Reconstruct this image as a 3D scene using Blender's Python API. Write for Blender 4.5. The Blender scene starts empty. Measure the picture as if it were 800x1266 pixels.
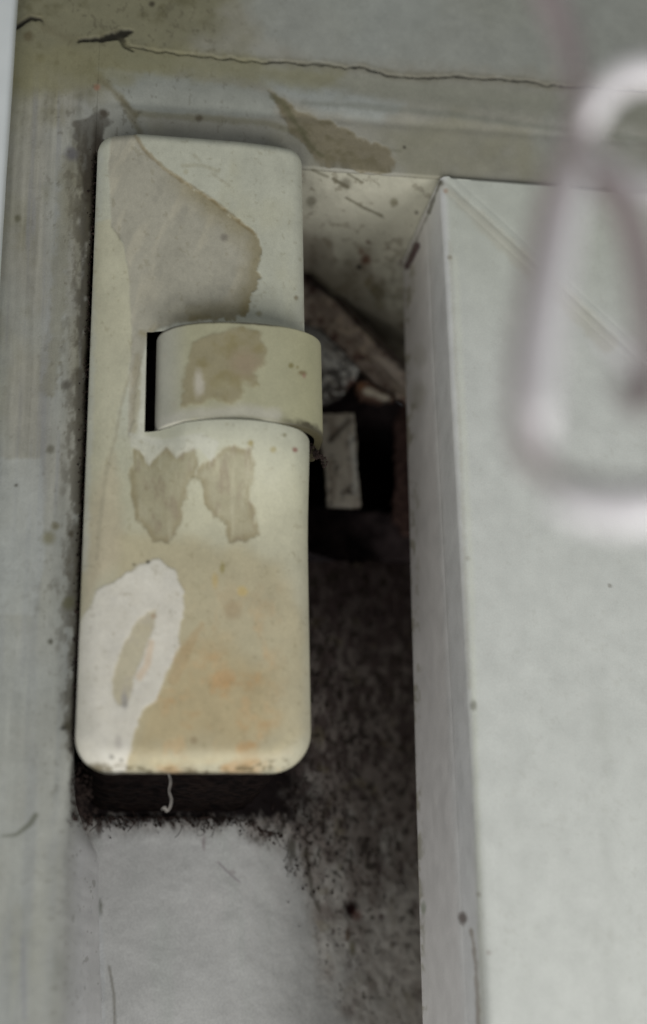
import bpy, math
import numpy as np
from mathutils import Matrix, Vector

S = bpy.context.scene
COL = S.collection

# ---------------------------------------------------------------- camera
FPX, CX, CY = 1700.0, 400.0, 633.0          # focal length and centre in pixels of the 800x1266 photograph
def _n(v): return v / np.linalg.norm(v)
_Y = _n(np.array([100 - CX, -(1222 - CY), -FPX]))
_Z = _n(np.array([313 - CX, -(-4900 - CY), -FPX])); _Z = _n(_Z - _Y * _Z.dot(_Y))
_X = np.cross(_Y, _Z)
RW = np.array([_X, _Y, _Z])                 # camera -> world
CAM = -RW @ np.array([0, 0, -1.0]) * 0.35
cam = bpy.data.cameras.new('camera')
cam_o = bpy.data.objects.new('camera', cam); COL.objects.link(cam_o)
cam_o.matrix_world = Matrix([list(RW[0]) + [CAM[0]], list(RW[1]) + [CAM[1]], list(RW[2]) + [CAM[2]], [0, 0, 0, 1]])
cam.sensor_fit = 'VERTICAL'; cam.sensor_height = 36.0; cam.sensor_width = 36.0
cam.lens = FPX * 36.0 / 1266.0
cam.clip_start = 0.005; cam.clip_end = 50
cam.dof.use_dof = True; cam.dof.focus_distance = 0.362; cam.dof.aperture_fstop = 5.8
S.camera = cam_o
S.view_settings.view_transform = 'Standard'
S.view_settings.look = 'None'
S.view_settings.gamma = 1.0
S.view_settings.use_curve_mapping = False
S.view_settings.exposure = 0.0

# ---------------------------------------------------------------- light: soft daylight of a room, no direct sun
w = bpy.data.worlds.new('World'); S.world = w; w.use_nodes = True
w.node_tree.nodes['Background'].inputs[0].default_value = (0.93, 0.97, 1.0, 1)
w.node_tree.nodes['Background'].inputs[1].default_value = 0.19
def area(name, loc, target, size, power, color):
    l = bpy.data.lights.new(name, 'AREA'); l.shape = 'SQUARE'; l.size = size; l.energy = power; l.color = color
    o = bpy.data.objects.new(name, l); COL.objects.link(o); o.location = loc
    o.rotation_euler = (Vector(target) - Vector(loc)).to_track_quat('-Z', 'Y').to_euler()
    return o
area('room_light', (-0.58, -0.90, -1.10), (0.02, 0, 0), 0.8, 9.6, (1.0, 0.99, 0.97))
area('key_light', (0.26, -0.33, -0.40), (0.03, 0, -0.02), 0.24, 1.28, (1.0, 0.99, 0.985))  # unseen key lamp close by, low on the right

# ---------------------------------------------------------------- helpers
def P(u, v, y):
    d = RW @ np.array([u - CX, -(v - CY), -FPX]); return CAM + d * ((y - CAM[1]) / d[1])
def proj(p):
    q = (p - CAM) @ RW
    return CX + FPX * q[:, 0] / -q[:, 2], CY - FPX * q[:, 1] / -q[:, 2]
def sl(c):
    c = np.array(c, float) / 255.0
    return np.where(c <= 0.04045, c / 12.92, ((c + 0.055) / 1.055) ** 2.4)
ILL = 0.62
def alb(r, g, b): return np.clip(sl((r, g, b)) / ILL, 0, 0.86)   # paint colour measured on the photograph -> base colour

def _hash(ix, iy, seed):
    h = (ix.astype(np.int64) * 374761393 + iy.astype(np.int64) * 668265263 + seed * 1442695041) & 0xffffffff
    h = ((h ^ (h >> 13)) * 1274126177) & 0xffffffff
    h = ((h ^ (h >> 16)) * 2246822519) & 0xffffffff
    return ((h ^ (h >> 15)) & 0xffffff) / float(0xffffff)
def vn(x, y, seed=0):
    ix = np.floor(x); iy = np.floor(y); fx = x - ix; fy = y - iy
    fx = fx * fx * (3 - 2 * fx); fy = fy * fy * (3 - 2 * fy)
    a = _hash(ix, iy, seed); b = _hash(ix + 1, iy, seed); c = _hash(ix, iy + 1, seed); d = _hash(ix + 1, iy + 1, seed)
    return (a + (b - a) * fx) * (1 - fy) + (c + (d - c) * fx) * fy
def fbm(U, V, sx, sy=None, octv=4, seed=0):
    """noise in -1..1; sx, sy are the feature sizes"""
    sy = sx if sy is None else sy
    t = 0; a = 1; n = 0
    ca, sa = 0.8, 0.6
    x = U / sx; y = V / sy
    for k in range(octv):
        t = t + a * (vn(x, y, seed + k * 17) * 2 - 1); n += a; a *= 0.55
        x, y = x * 2.03 + 11.3, y * 2.03 + 5.1
    return t / n
def sst(a, b, x):
    t = np.clip((x - a) / (b - a), 0, 1); return t * t * (3 - 2 * t)
def seg(U, V, p, q):
    px, py = p; qx, qy = q; dx, dy = qx - px, qy - py
    t = np.clip(((U - px) * dx + (V - py) * dy) / (dx * dx + dy * dy + 1e-9), 0, 1)
    return np.hypot(U - px - t * dx, V - py - t * dy), t
def poly_sd(U, V, pts):
    d = np.full(U.shape, 1e9); ins = np.zeros(U.shape, bool); n = len(pts)
    for i in range(n):
        p, q = pts[i], pts[(i + 1) % n]
        d = np.minimum(d, seg(U, V, p, q)[0])
        c = ((p[1] > V) != (q[1] > V)) & (U < (q[0] - p[0]) * (V - p[1]) / (q[1] - p[1] + 1e-9) + p[0])
        ins ^= c
    return np.where(ins, -d, d)
def pmask(U, V, pts, soft=2.0, rough=5.0, size=14.0, seed=1, octv=4):
    return sst(soft, -soft, poly_sd(U, V, pts) + rough * fbm(U, V, size, octv=octv, seed=seed))
def stroke(U, V, pts, wd, soft=1.2, rough=0.0, size=8.0, seed=3):
    """pts polyline, wd half-width (scalar or per point)"""
    w_ = [wd] * len(pts) if np.isscalar(wd) else wd
    m = np.full(U.shape, 1e9)
    for i in range(len(pts) - 1):
        d, t = seg(U, V, pts[i], pts[i + 1])
        m = np.minimum(m, d - (w_[i] + (w_[i + 1] - w_[i]) * t))
    if rough: m = m + rough * fbm(U, V, size, seed=seed)
    return sst(soft, -soft, m)
def spot(U, V, c, r, soft=None, rough=0.35, seed=5):
    rx, ry = (r, r) if np.isscalar(r) else r
    soft = min(rx, ry) * 0.6
    d = np.hypot((U - c[0]) / rx, (V - c[1]) / ry)
    rr = min(rx, ry)
    return sst(soft / rr, -soft / rr, d - 1 + rough * fbm(U, V, rr * 1.3, seed=seed))
def mix(c, t, m):
    return c + (np.asarray(t) - c) * np.clip(m, 0, 1)[..., None]

def mesh_grid(name, PX, colr, material, parent=None, keep=None, rough=None):
    """PX (n,m,3) grid of positions, colr (n,m,3) base colours"""
    n, m = PX.shape[:2]
    idx = np.arange(n * m).reshape(n, m)
    f = np.stack([idx[:-1, :-1], idx[:-1, 1:], idx[1:, 1:], idx[1:, :-1]], -1).reshape(-1, 4)
    if keep is not None: f = f[keep.reshape(-1)]
    me = bpy.data.meshes.new(name)
    me.vertices.add(n * m); me.vertices.foreach_set('co', PX.reshape(-1).astype(np.float32))
    me.loops.add(f.size); me.loops.foreach_set('vertex_index', f.reshape(-1).astype(np.int32))
    me.polygons.add(len(f)); me.polygons.foreach_set('loop_start', (np.arange(len(f)) * 4).astype(np.int32))
    me.polygons.foreach_set('use_smooth', np.ones(len(f), bool))
    me.update(calc_edges=True)
    if colr is not None:
        a = me.color_attributes.new('tint', 'FLOAT_COLOR', 'POINT')
        c4 = np.ones((n * m, 4), np.float32); c4[:, :3] = np.clip(colr, 0.003, 0.9).reshape(-1, 3)
        a.data.foreach_set('color', c4.reshape(-1))
    me.materials.append(material)
    o = bpy.data.objects.new(name, me); COL.objects.link(o); o.parent = parent
    return o
def mesh_py(name, verts, faces, material, parent=None, smooth=True, colr=None):
    me = bpy.data.meshes.new(name); me.from_pydata([tuple(map(float, v)) for v in verts], [], [tuple(map(int, q)) for q in faces])
    me.polygons.foreach_set('use_smooth', [smooth] * len(me.polygons))
    if colr is not None:
        a = me.color_attributes.new('tint', 'FLOAT_COLOR', 'POINT')
        c4 = np.ones((len(verts), 4), np.float32); c4[:, :3] = np.clip(colr, 0.003, 0.9)
        a.data.foreach_set('color', c4.reshape(-1))
    me.materials.append(material); me.update()
    o = bpy.data.objects.new(name, me); COL.objects.link(o); o.parent = parent
    return o
def thing(name, label, cat, loc=(0, 0, 0)):
    o = bpy.data.objects.new(name, None); COL.objects.link(o); o.location = loc
    o.empty_display_size = 0.01
    o['label'] = label; o['category'] = cat
    return o
def tag(o, label, cat, group=None):
    o['label'] = label; o['category'] = cat
    if group: o['group'] = group
    return o
ORIGIN = Matrix.Identity(4)
def adopt(root):
    """children were made in world coordinates: keep them there under a root that is not at the origin"""
    inv = Matrix.Translation(-root.location)
    for c in bpy.data.objects:
        if c.parent == root: c.matrix_parent_inverse = inv

# ---------------------------------------------------------------- materials
def painted(name, rough=0.5, spec=0.35, speck=0.10, fine=2600.0, bump=0.25, bscale=900.0, bdist=0.00012, coat=0.0):
    m = bpy.data.materials.new(name); m.use_nodes = True; nt = m.node_tree; N = nt.nodes; L = nt.links
    b = N['Principled BSDF']
    at = N.new('ShaderNodeAttribute'); at.attribute_name = 'tint'
    tc = N.new('ShaderNodeTexCoord')
    n1 = N.new('ShaderNodeTexNoise'); n1.inputs['Scale'].default_value = fine; n1.inputs['Detail'].default_value = 3
    n2 = N.new('ShaderNodeTexNoise'); n2.inputs['Scale'].default_value = 160; n2.inputs['Detail'].default_value = 5
    L.new(tc.outputs['Object'], n1.inputs['Vector']); L.new(tc.outputs['Object'], n2.inputs['Vector'])
    r1 = N.new('ShaderNodeMapRange'); r1.inputs[1].default_value = 0.25; r1.inputs[2].default_value = 0.75
    r1.inputs[3].default_value = 1 - speck; r1.inputs[4].default_value = 1 + speck
    r2 = N.new('ShaderNodeMapRange'); r2.inputs[1].default_value = 0.3; r2.inputs[2].default_value = 0.7
    r2.inputs[3].default_value = 0.95; r2.inputs[4].default_value = 1.05
    L.new(n1.outputs['Fac'], r1.inputs[0]); L.new(n2.outputs['Fac'], r2.inputs[0])
    mu = N.new('ShaderNodeMath'); mu.operation = 'MULTIPLY'; L.new(r1.outputs[0], mu.inputs[0]); L.new(r2.outputs[0], mu.inputs[1])
    sc = N.new('ShaderNodeVectorMath'); sc.operation = 'SCALE'
    L.new(at.outputs['Color'], sc.inputs[0]); L.new(mu.outputs[0], sc.inputs['Scale'])
    L.new(sc.outputs[0], b.inputs['Base Color'])
    b.inputs['Specular IOR Level'].default_value = spec
    rr = N.new('ShaderNodeMapRange'); rr.inputs[1].default_value = 0.3; rr.inputs[2].default_value = 0.7
    rr.inputs[3].default_value = rough - 0.08; rr.inputs[4].default_value = rough + 0.12
    L.new(n2.outputs['Fac'], rr.inputs[0]); L.new(rr.outputs[0], b.inputs['Roughness'])
    n3 = N.new('ShaderNodeTexNoise'); n3.inputs['Scale'].default_value = bscale; n3.inputs['Detail'].default_value = 4
    L.new(tc.outputs['Object'], n3.inputs['Vector'])
    bp = N.new('ShaderNodeBump'); bp.inputs['Strength'].default_value = bump; bp.inputs['Distance'].default_value = bdist
    L.new(n3.outputs['Fac'], bp.inputs['Height']); L.new(bp.outputs[0], b.inputs['Normal'])
    return m
def plain(name, c, rough=0.6, metal=0.0, spec=0.4, nscale=500.0, var=0.3, bump=0.4, bdist=0.0003, c2=None):
    m = bpy.data.materials.new(name); m.use_nodes = True; nt = m.node_tree; N = nt.nodes; L = nt.links
    b = N['Principled BSDF']; tc = N.new('ShaderNodeTexCoord')
    n1 = N.new('ShaderNodeTexNoise'); n1.inputs['Scale'].default_value = nscale; n1.inputs['Detail'].default_value = 6
    L.new(tc.outputs['Object'], n1.inputs['Vector'])
    cr = N.new('ShaderNodeValToRGB')
    c2 = tuple(x * (1 + var) for x in c) if c2 is None else c2
    c1 = tuple(x * (1 - var) for x in c)
    cr.color_ramp.elements[0].position = 0.35; cr.color_ramp.elements[0].color = (*c1, 1)
    cr.color_ramp.elements[1].position = 0.68; cr.color_ramp.elements[1].color = (*c2, 1)
    L.new(n1.outputs['Fac'], cr.inputs[0]); L.new(cr.outputs[0], b.inputs['Base Color'])
    b.inputs['Roughness'].default_value = rough; b.inputs['Metallic'].default_value = metal
    b.inputs['Specular IOR Level'].default_value = spec
    bp = N.new('ShaderNodeBump'); bp.inputs['Strength'].default_value = bump; bp.inputs['Distance'].default_value = bdist
    L.new(n1.outputs['Fac'], bp.inputs['Height']); L.new(bp.outputs[0], b.inputs['Normal'])
    return m
M_frame = painted('old_frame_paint', rough=0.55, spec=0.3)
M_cover = painted('cream_cover_paint', rough=0.42, spec=0.4, speck=0.07, bump=0.2)
M_sash = painted('sash_gloss_paint', rough=0.42, spec=0.4, speck=0.06, bump=0.15, bscale=500)
M_dirty = painted('mouldy_paint', rough=0.75, spec=0.15, speck=0.1, fine=1500, bump=0.3, bscale=700, bdist=0.00015)
M_underside = painted('black_underside_grime', rough=0.95, spec=0.02, speck=0.4, bump=0.8, bscale=900, bdist=0.0004)
M_filth = plain('black_filth', (0.022, 0.016, 0.014), rough=0.95, spec=0.1, nscale=420, c2=(0.06, 0.042, 0.036), bump=1.0, bdist=0.0008)
M_cavity = plain('dark_cavity_wood', (0.035, 0.026, 0.028), rough=0.9, spec=0.1, nscale=200, c2=(0.085, 0.064, 0.064))
M_rust = plain('rusty_steel', (0.07, 0.035, 0.03), rough=0.8, metal=0.3, nscale=420, c2=(0.15, 0.09, 0.075), bump=0.8)
M_web = plain('cobweb_thread', (0.45, 0.42, 0.38), rough=0.8)
M_cord_w = plain('white_glossy_cord', (0.92, 0.885, 0.895), rough=0.2, spec=1.0, nscale=120, var=0.04, bump=0.1)
M_cord_shade = plain('shaded_cord_mauve', (0.38, 0.32, 0.315), rough=0.4, spec=0.4, nscale=150, var=0.08, bump=0.1)  # darker copy of the cord, standing for its shaded side
M_trim = plain('bright_white_gloss', (0.82, 0.86, 0.85), rough=0.35, nscale=80, var=0.03, bump=0.1)

# ---------------------------------------------------------------- key dimensions (metres)
XJ = -0.0606        # inner edge of the left jamb
ZS = 0.1012         # soffit level
XS = 0.0352         # left side of the sash
ZC = P(400, 75, 0)[2]   # cracked joint above the head rail
YB = 0.078          # back of the recess

def grid(xs, zs):
    X, Z = np.meshgrid(xs, zs); return X, Z
def UVof(PX):
    u, v = proj(PX.reshape(-1, 3)); return u.reshape(PX.shape[:2]), v.reshape(PX.shape[:2])

# --- the paint of the frame (jamb, head rail and lintel share their stains across the joints)
CRACK = [(-60, 22), (10, 37), (25, 30), (38, 21), (50, 24), (56, 34), (75, 44), (100, 51), (138, 46), (150, 42), (160, 56), (200, 63), (270, 71),
         (330, 76), (375, 78), (420, 82), (450, 84), (490, 94), (520, 95), (560, 94), (600, 97), (640, 99), (690, 106), (770, 109), (800, 113), (900, 124)]
def frame_paint(U, V):
    base = alb(146, 144, 133)
    c = np.broadcast_to(base, U.shape + (3,)).copy()
    # big soft tints
    c = mix(c, alb(134, 131, 108), sst(0.0, 0.7, fbm(U, V, 90, seed=2) + 0.75 * sst(330, 80, U + V * 1.5) ) * 0.55)
    c = mix(c, alb(160, 163, 157), sst(0.1, 0.6, fbm(U, V, 120, 160, seed=7)) * 0.5)
    c = mix(c, alb(122, 119, 95), pmask(U, V, [(15, -40), (330, -40), (240, 70), (190, 100), (120, 110), (60, 95), (20, 120), (0, 60)], soft=22, rough=22, size=40, seed=11) * 0.9)
    c = mix(c, alb(92, 88, 62), sst(.05, .6, fbm(U, V, 26, 20, octv=5, seed=13)) * sst(200, 60, V) * sst(330, 200, U) * .6)
    c = mix(c, alb(120, 116, 92), sst(0.0, .5, fbm(U, V, 30, 60, octv=5, seed=16)) * sst(620, 200, V) * sst(130, 110, U) * .5)
    c = mix(c, alb(148, 152, 146), pmask(U, V, [(270, -60), (900, -60), (900, 100), (560, 85), (380, 72), (330, 50)], soft=14, rough=10, seed=12) * 0.6)
    c = mix(c, alb(131, 133, 117), stroke(U, V, [(160, 72), (330, 92), (500, 112), (900, 150)], 16, soft=14) * 0.45)
    # blue-grey strip above the cover
    c = mix(c, alb(145, 148, 140), pmask(U, V, [(120, 85), (180, 88), (260, 100), (340, 120), (340, 145), (170, 140), (150, 120)], soft=5, rough=5, seed=14) * 0.8)
    c = mix(c, alb(153, 157, 152), pmask(U, V, [(320, 95), (400, 108), (500, 130), (470, 150), (400, 140), (345, 118)], soft=8, rough=5, seed=14) * 0.8)
    # moulding shade line, drips of paint and dust
    for pts, wdt, cc, k in (([(170, 140), (250, 146), (330, 152), (372, 166)], 4, (116, 113, 92), .6),
                            ([(375, 128), (450, 132), (560, 143), (650, 155), (900, 185)], 3.5, (118, 120, 110), .55),
                            ([(120, 96), (150, 122), (165, 148), (178, 178)], 4, (112, 106, 82), .65),
                            ([(150, 122), (170, 142)], 2.5, (100, 94, 72), .6),
                            ([(380, 175), (440, 183), (495, 186)], 1.2, (100, 98, 80), .5)):
        c = mix(c, alb(*cc), stroke(U, V, pts, wdt, soft=3, rough=2.5) * k)
    # peeled brown patch beside the top of the cover
    pk = pmask(U, V, [(332, 113), (352, 122), (370, 138), (400, 148), (440, 165), (482, 186), (492, 200), (484, 213), (455, 216), (420, 205), (395, 205), (378, 182), (360, 160), (345, 138)], soft=2.5, rough=6, size=12, seed=21)
    c = mix(c, alb(122, 114, 92), pk * 0.85)
    c = mix(c, alb(104, 98, 74), pk * sst(0, .5, fbm(U, V, 14, 9, seed=23)) * 0.6)
    c = mix(c, alb(92, 90, 66), stroke(U, V, [(338, 120), (352, 130), (366, 150), (382, 178), (398, 192)], [5, 3, 3, 4, 2], soft=3, rough=3) * 0.7)
    # left jamb: vertical brush streaks and pale bands
    j = sst(112, 96, U) * sst(60, 130, V)
    st = fbm(U + V * 0.045, V, 7, 150, octv=4, seed=31)
    c = c * (1 + (0.26 * j * st + 0.12 * j * fbm(U + V * 0.045, V, 3.5, 90, octv=3, seed=32)))[..., None]
    c = mix(c, alb(130, 130, 130), j * sst(0.05, 0.5, fbm(U + V * 0.045, V, 8, 200, seed=35)) * 0.6)
    c = mix(c, alb(152, 155, 150), j * sst(500, 700, V) * 0.55)
    c = mix(c, alb(158, 162, 158), j * sst(45, 75, U) * sst(95, 70, U) * sst(600, 480, V) * sst(150, 250, V) * 0.5)
    c = mix(c, alb(122, 118, 98), j * stroke(U, V, [(84, 200), (70, 400), (62, 480)], 9, soft=6, rough=8) * 0.5)
    c = mix(c, alb(164, 167, 163), j * pmask(U, V, [(-60, 568), (52, 566), (56, 700), (40, 760), (-60, 760)], soft=3, rough=4, seed=41) * 0.5)
    # grime that gathered against the cover
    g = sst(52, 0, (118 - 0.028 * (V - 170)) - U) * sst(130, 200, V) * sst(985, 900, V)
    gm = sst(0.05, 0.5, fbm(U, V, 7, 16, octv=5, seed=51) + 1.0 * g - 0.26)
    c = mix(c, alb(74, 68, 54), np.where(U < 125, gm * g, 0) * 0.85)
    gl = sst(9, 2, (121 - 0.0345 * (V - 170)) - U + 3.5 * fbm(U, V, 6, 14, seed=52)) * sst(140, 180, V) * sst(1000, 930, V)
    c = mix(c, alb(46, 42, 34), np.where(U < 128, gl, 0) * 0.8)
    c = mix(c, alb(58, 50, 40), pmask(U, V, [(92, 150), (118, 140), (138, 150), (130, 160), (122, 190), (112, 260), (104, 250)], soft=3, rough=7, size=9, seed=55) * 0.6)
    # lumpy specks low in the jamb
    for (x, y, r, cc) in ((62, 793, 3.5, (60, 58, 42)), (84, 898, 6, (70, 66, 52)), (78, 900, 3, (40, 38, 30)), (60, 665, 8, (118, 115, 92)), (68, 650, 5, (108, 104, 84)),
                          (85, 745, 8, (94, 92, 70)), (88, 660, 4, (66, 60, 46)), (82, 475, 6, (84, 80, 72)), (88, 190, 8, (96, 94, 96)), (62, 555, 5, (98, 96, 84)), (22, 270, 4, (98, 96, 76)),
                          (128, 140, 5, (66, 56, 42)), (120, 108, 4, (150, 110, 90)), (70, 78, 3, (84, 78, 56)), (50, 72, 5, (100, 94, 68)), (35, 45, 6, (100, 92, 68)), (188, 5, 3.5, (50, 44, 34)),
                          (246, 146, 4, (86, 78, 62)), (500, 182, 2, (70, 66, 54)), (112, 1126, 4, (80, 80, 66)), (20, 600, 2, (70, 68, 56))):
        c = mix(c, alb(*cc), spot(U, V, (x, y), r, seed=int(x + y)) * 0.85)
    c = mix(c, alb(84, 86, 70), stroke(U, V, [(2, 1034), (20, 1032), (36, 1020), (44, 1008)], [1, 2, 3, 3.5], soft=1.5) * 0.7)
    c = mix(c, alb(120, 120, 128), stroke(U, V, [(28, 1160), (29, 1200), (30, 1260)], 2.0, soft=2) * 0.45)
    c = mix(c, alb(196, 198, 194), sst(66, 108, U + 8 * fbm(U, V, 30, 80, seed=114)) * sst(990, 1060, V) * .8)  # rounded corner painted paler to offset its shading
    # scattered fine specks
    for sd, sz, th, k in ((61, 4.5, 0.58, .55), (62, 7, 0.62, .5)):
        c = mix(c, alb(78, 72, 56), sst(th, th + .1, fbm(U, V, sz, sz * 1.4, octv=2, seed=sd) + .45 * fbm(U, V, 50, 80, seed=sd + 1)) * k * .7 * sst(520, 150, U) * (1 - .7 * sst(90, 30, U)))
    # the cracked joint
    Uc = U + 2.2 * fbm(U, V, 9, octv=4, seed=111); Vc = V + 3.4 * fbm(U, V, 13, octv=5, seed=112)
    ck = stroke(Uc, Vc, CRACK, 1.3, soft=1.5, rough=1.1, size=6) * (0.7 + 0.3 * sst(-.3, .2, fbm(U, V, 16, seed=8)))
    fat = stroke(Uc, Vc, [(99, 50), (125, 48), (138, 44), (150, 41), (163, 38)], [2.6, 2.4, 4.5, 6, 1.5], soft=1.5, rough=1.5, size=6)
    fat = np.maximum(fat, stroke(U, V, [(148, 42), (154, 56), (164, 62)], [4, 2.5, 1.5], soft=1.5))
    fat = np.maximum(fat, stroke(U, V, [(6, 38), (22, 32), (38, 21), (50, 23)], [3, 3, 2, 1.2], soft=1.2))
    gone = sst(48, 58, U) * sst(104, 96, U)
    c = mix(c, alb(100, 94, 72), stroke(U, V, CRACK, 5, soft=5, rough=4) * 0.4)
    c = mix(c, alb(24, 21, 16), np.maximum(ck * (1 - gone) * (0.8 + .25 * fbm(U, V, 20, seed=9)), fat) * 0.93)
    c = mix(c, alb(132, 128, 98), pmask(U, V, [(190, 55), (330, 78), (430, 86), (420, 110), (330, 100), (220, 92), (120, 100), (60, 120), (10, 110), (10, 60)], soft=12, rough=16, size=26, seed=113, octv=5) * .6)
    c = c * (1 + 0.07 * fbm(U, V, 24, 34, octv=5, seed=115) + 0.05 * fbm(U, V, 5, 7, octv=3, seed=116))[..., None]
    return c * 0.78, np.maximum(ck * (1 - gone), fat)
def frame_relief(U, V, crack):
    """height out of the surface in metres"""
    h = 0.00022 * fbm(U, V, 45, 60, seed=71) + 0.00005 * fbm(U, V, 9, seed=72)
    j = sst(112, 96, U) * sst(60, 130, V)
    h += 0.00006 * j * fbm(U + V * 0.045, V, 6, 150, seed=31)
    h -= 0.0007 * crack
    # soft moulding under the crack
    d = (V - (118 + 0.075 * (U - 300)))
    h += 0.00035 * np.exp(-(d / 16.0) ** 2) * sst(100, 150, U) * sst(1.0, 0.0, (V - 200) / 60)
    h -= 0.0003 * np.exp(-((d - 20) / 6.0) ** 2) * sst(100, 150, U)
    pk = pmask(U, V, [(332, 113), (352, 122), (370, 138), (400, 148), (440, 165), (482, 186), (492, 200), (484, 213), (455, 216), (420, 205), (395, 205), (378, 182), (360, 160), (345, 138)], soft=2.5, rough=6, size=12, seed=21)
    return h - 0.00025 * pk
def frame_part(name, PX, N, parent):
    U, V = UVof(PX)
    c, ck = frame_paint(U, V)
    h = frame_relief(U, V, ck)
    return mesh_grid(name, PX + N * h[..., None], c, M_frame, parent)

# ================================================================ WINDOW FRAME
fr = thing('window_frame', 'old grey white painted window frame with mould in its recess', 'window frame')
# left jamb: front, rounded arris, return into the recess
zs = np.linspace(-0.27, ZC, 995)
xs = np.concatenate([np.arange(-0.20, -0.11, 0.002), np.arange(-0.11, XJ - 0.0013, 0.0004)])
th = np.linspace(0, math.pi / 2, 7)
prof = [(x, 0.0, 0, -1) for x in xs] + [(XJ - 0.0012 + 0.0012 * math.sin(t), 0.0012 - 0.0012 * math.cos(t), math.sin(t), -math.cos(t)) for t in th] \
     + [(XJ, y, 1, 0) for y in np.arange(0.003, YB + 0.004, 0.0015)]
prof = np.array(prof)
PX = np.zeros((len(zs), len(prof), 3)); PX[..., 0] = prof[None, :, 0]; PX[..., 1] = prof[None, :, 1]; PX[..., 2] = zs[:, None]
N = np.zeros_like(PX); N[..., 0] = prof[None, :, 2]; N[..., 1] = prof[None, :, 3]
# under the cover the corner is filled and rounded over, so jamb and recess run into one another
ez = (0.75 * sst(-0.062, -0.082, zs) + 0.25 * sst(-0.08, -0.14, zs))[:, None]
rr_ = 0.0012 + 0.006 * ez
nx0 = len(xs); xa = XJ - 0.032
fl = np.broadcast_to(prof[None, :nx0, 0], (len(zs), nx0))
PX[:, :nx0, 0] = np.where(fl > xa, xa + (fl - xa) * (XJ - rr_ - xa) / (XJ - 0.0012 - xa), fl)
PX[:, nx0:nx0 + 7, 0] = XJ - rr_ + rr_ * np.sin(th)[None]; PX[:, nx0:nx0 + 7, 1] = rr_ - rr_ * np.cos(th)[None]
yy = prof[None, nx0 + 7:, 1]; tq = (yy - 0.0015) / (YB + 0.004 - 0.0015)
PX[:, nx0 + 7:, 1] = rr_ + tq * (YB + 0.004 - rr_); PX[:, nx0 + 7:, 0] = XJ + ez * 0.011 * tq
wob = 0.0005 * fbm(np.zeros_like(zs) + 3.3, zs, 1, 0.012, seed=77)
topz = (zs > ZS - 0.0002)[:, None] & (prof[None, :, 3] < -1e-6)
PX[..., 1] = np.where(topz, 0, PX[..., 1]); N[..., 0] = np.where(topz, 0, N[..., 0]); N[..., 1] = np.where(topz, -1, N[..., 1])
PX[..., 0] += (wob * sst(ZS + 0.001, ZS - 0.004, zs))[:, None] * sst(XJ - 0.004, XJ, PX[..., 0])
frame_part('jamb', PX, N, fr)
# head rail: face, rounded lower arris, soffit running back to a slanting edge
xs = np.concatenate([np.arange(XJ, 0.086, 0.0004), np.arange(0.086, 0.16, 0.002)])
zf = np.arange(ZC, ZS + 0.003, -0.00032)
R0 = 0.0009
def soff_y(x): return np.where(x < 0.008, 0.060, 0.060 + (x - 0.008) * 1.39)
rows = []; nrm = []
for z in zf:
    a = np.zeros((len(xs), 3)); a[:, 0] = xs; a[:, 2] = z; rows.append(a); b = np.zeros_like(a); b[:, 1] = -1; nrm.append(b)
for t in np.linspace(0, math.pi / 2, 9):
    a = np.zeros((len(xs), 3)); a[:, 0] = xs; a[:, 1] = R0 * (1 - math.cos(t)); a[:, 2] = ZS + R0 * (1 - math.sin(t)); rows.append(a)
    b = np.zeros_like(a); b[:, 1] = -math.cos(t); b[:, 2] = -math.sin(t); nrm.append(b)
ye = soff_y(xs)
for s in np.linspace(0, 1, 190)[1:]:
    a = np.zeros((len(xs), 3)); a[:, 0] = xs; a[:, 1] = R0 + (ye - R0) * s; a[:, 2] = ZS; rows.append(a)
    b = np.zeros_like(a); b[:, 2] = -1; nrm.append(b)
for k, s in enumerate((0.0006, 0.003, 0.012, 0.04)):
    a = np.zeros((len(xs), 3)); a[:, 0] = xs; a[:, 1] = ye + (0.0005 if k else 0.0003); a[:, 2] = ZS + s; rows.append(a)
    b = np.zeros_like(a); nrm.append(b)
PX = np.array(rows); N = np.array(nrm)
U, V = UVof(PX)
c, ck = frame_paint(U, V)
h = frame_relief(U, V, ck)
so = sst(R0, R0 * 2, PX[..., 1])             # soffit: mould and knocks
c = mix(c, alb(166, 164, 148), so * 0.92)
c = mix(c, alb(118, 110, 96), so * sst(-0.2, 0.5, fbm(U, V, 22, octv=5, seed=81) + 0.012 * (V - 300) - 0.012 * (U - 430)) * 0.6)
c = mix(c, alb(98, 90, 72), so * sst(0.25, 0.5, fbm(U, V, 9, octv=4, seed=82) + 0.3 * sst(230, 380, V)) * 0.45)
c = mix(c, alb(88, 82, 74), so * sst(30, 0, U - 384) * sst(270, 320, V) * 0.5)
for (x, y, r, cc, k) in ((444, 331, 3.2, (24, 16, 16), 1), (452, 322, 6, (84, 50, 34), .8), (446, 312, 4, (90, 62, 44), .6), (455, 300, 3, (96, 80, 66), .7), (480, 307, 3, (90, 78, 62), .6),
                         (465, 360, 8, (90, 84, 56), .6), (455, 350, 5, (100, 90, 60), .6), (428, 228, 7, (96, 92, 78), .7), (487, 251, 5, (104, 100, 80), .7), (515, 264, 2.5, (70, 64, 54), .8),
                         (498, 402, 3, (80, 72, 58), .7), (385, 250, 6, (80, 76, 60), .6), (470, 376, 7, (104, 96, 70), .5), (497, 325, 5, (80, 60, 60), .5)):
    c = mix(c, alb(*cc), spot(U, V, (x, y), r, seed=int(x)) * k)
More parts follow.
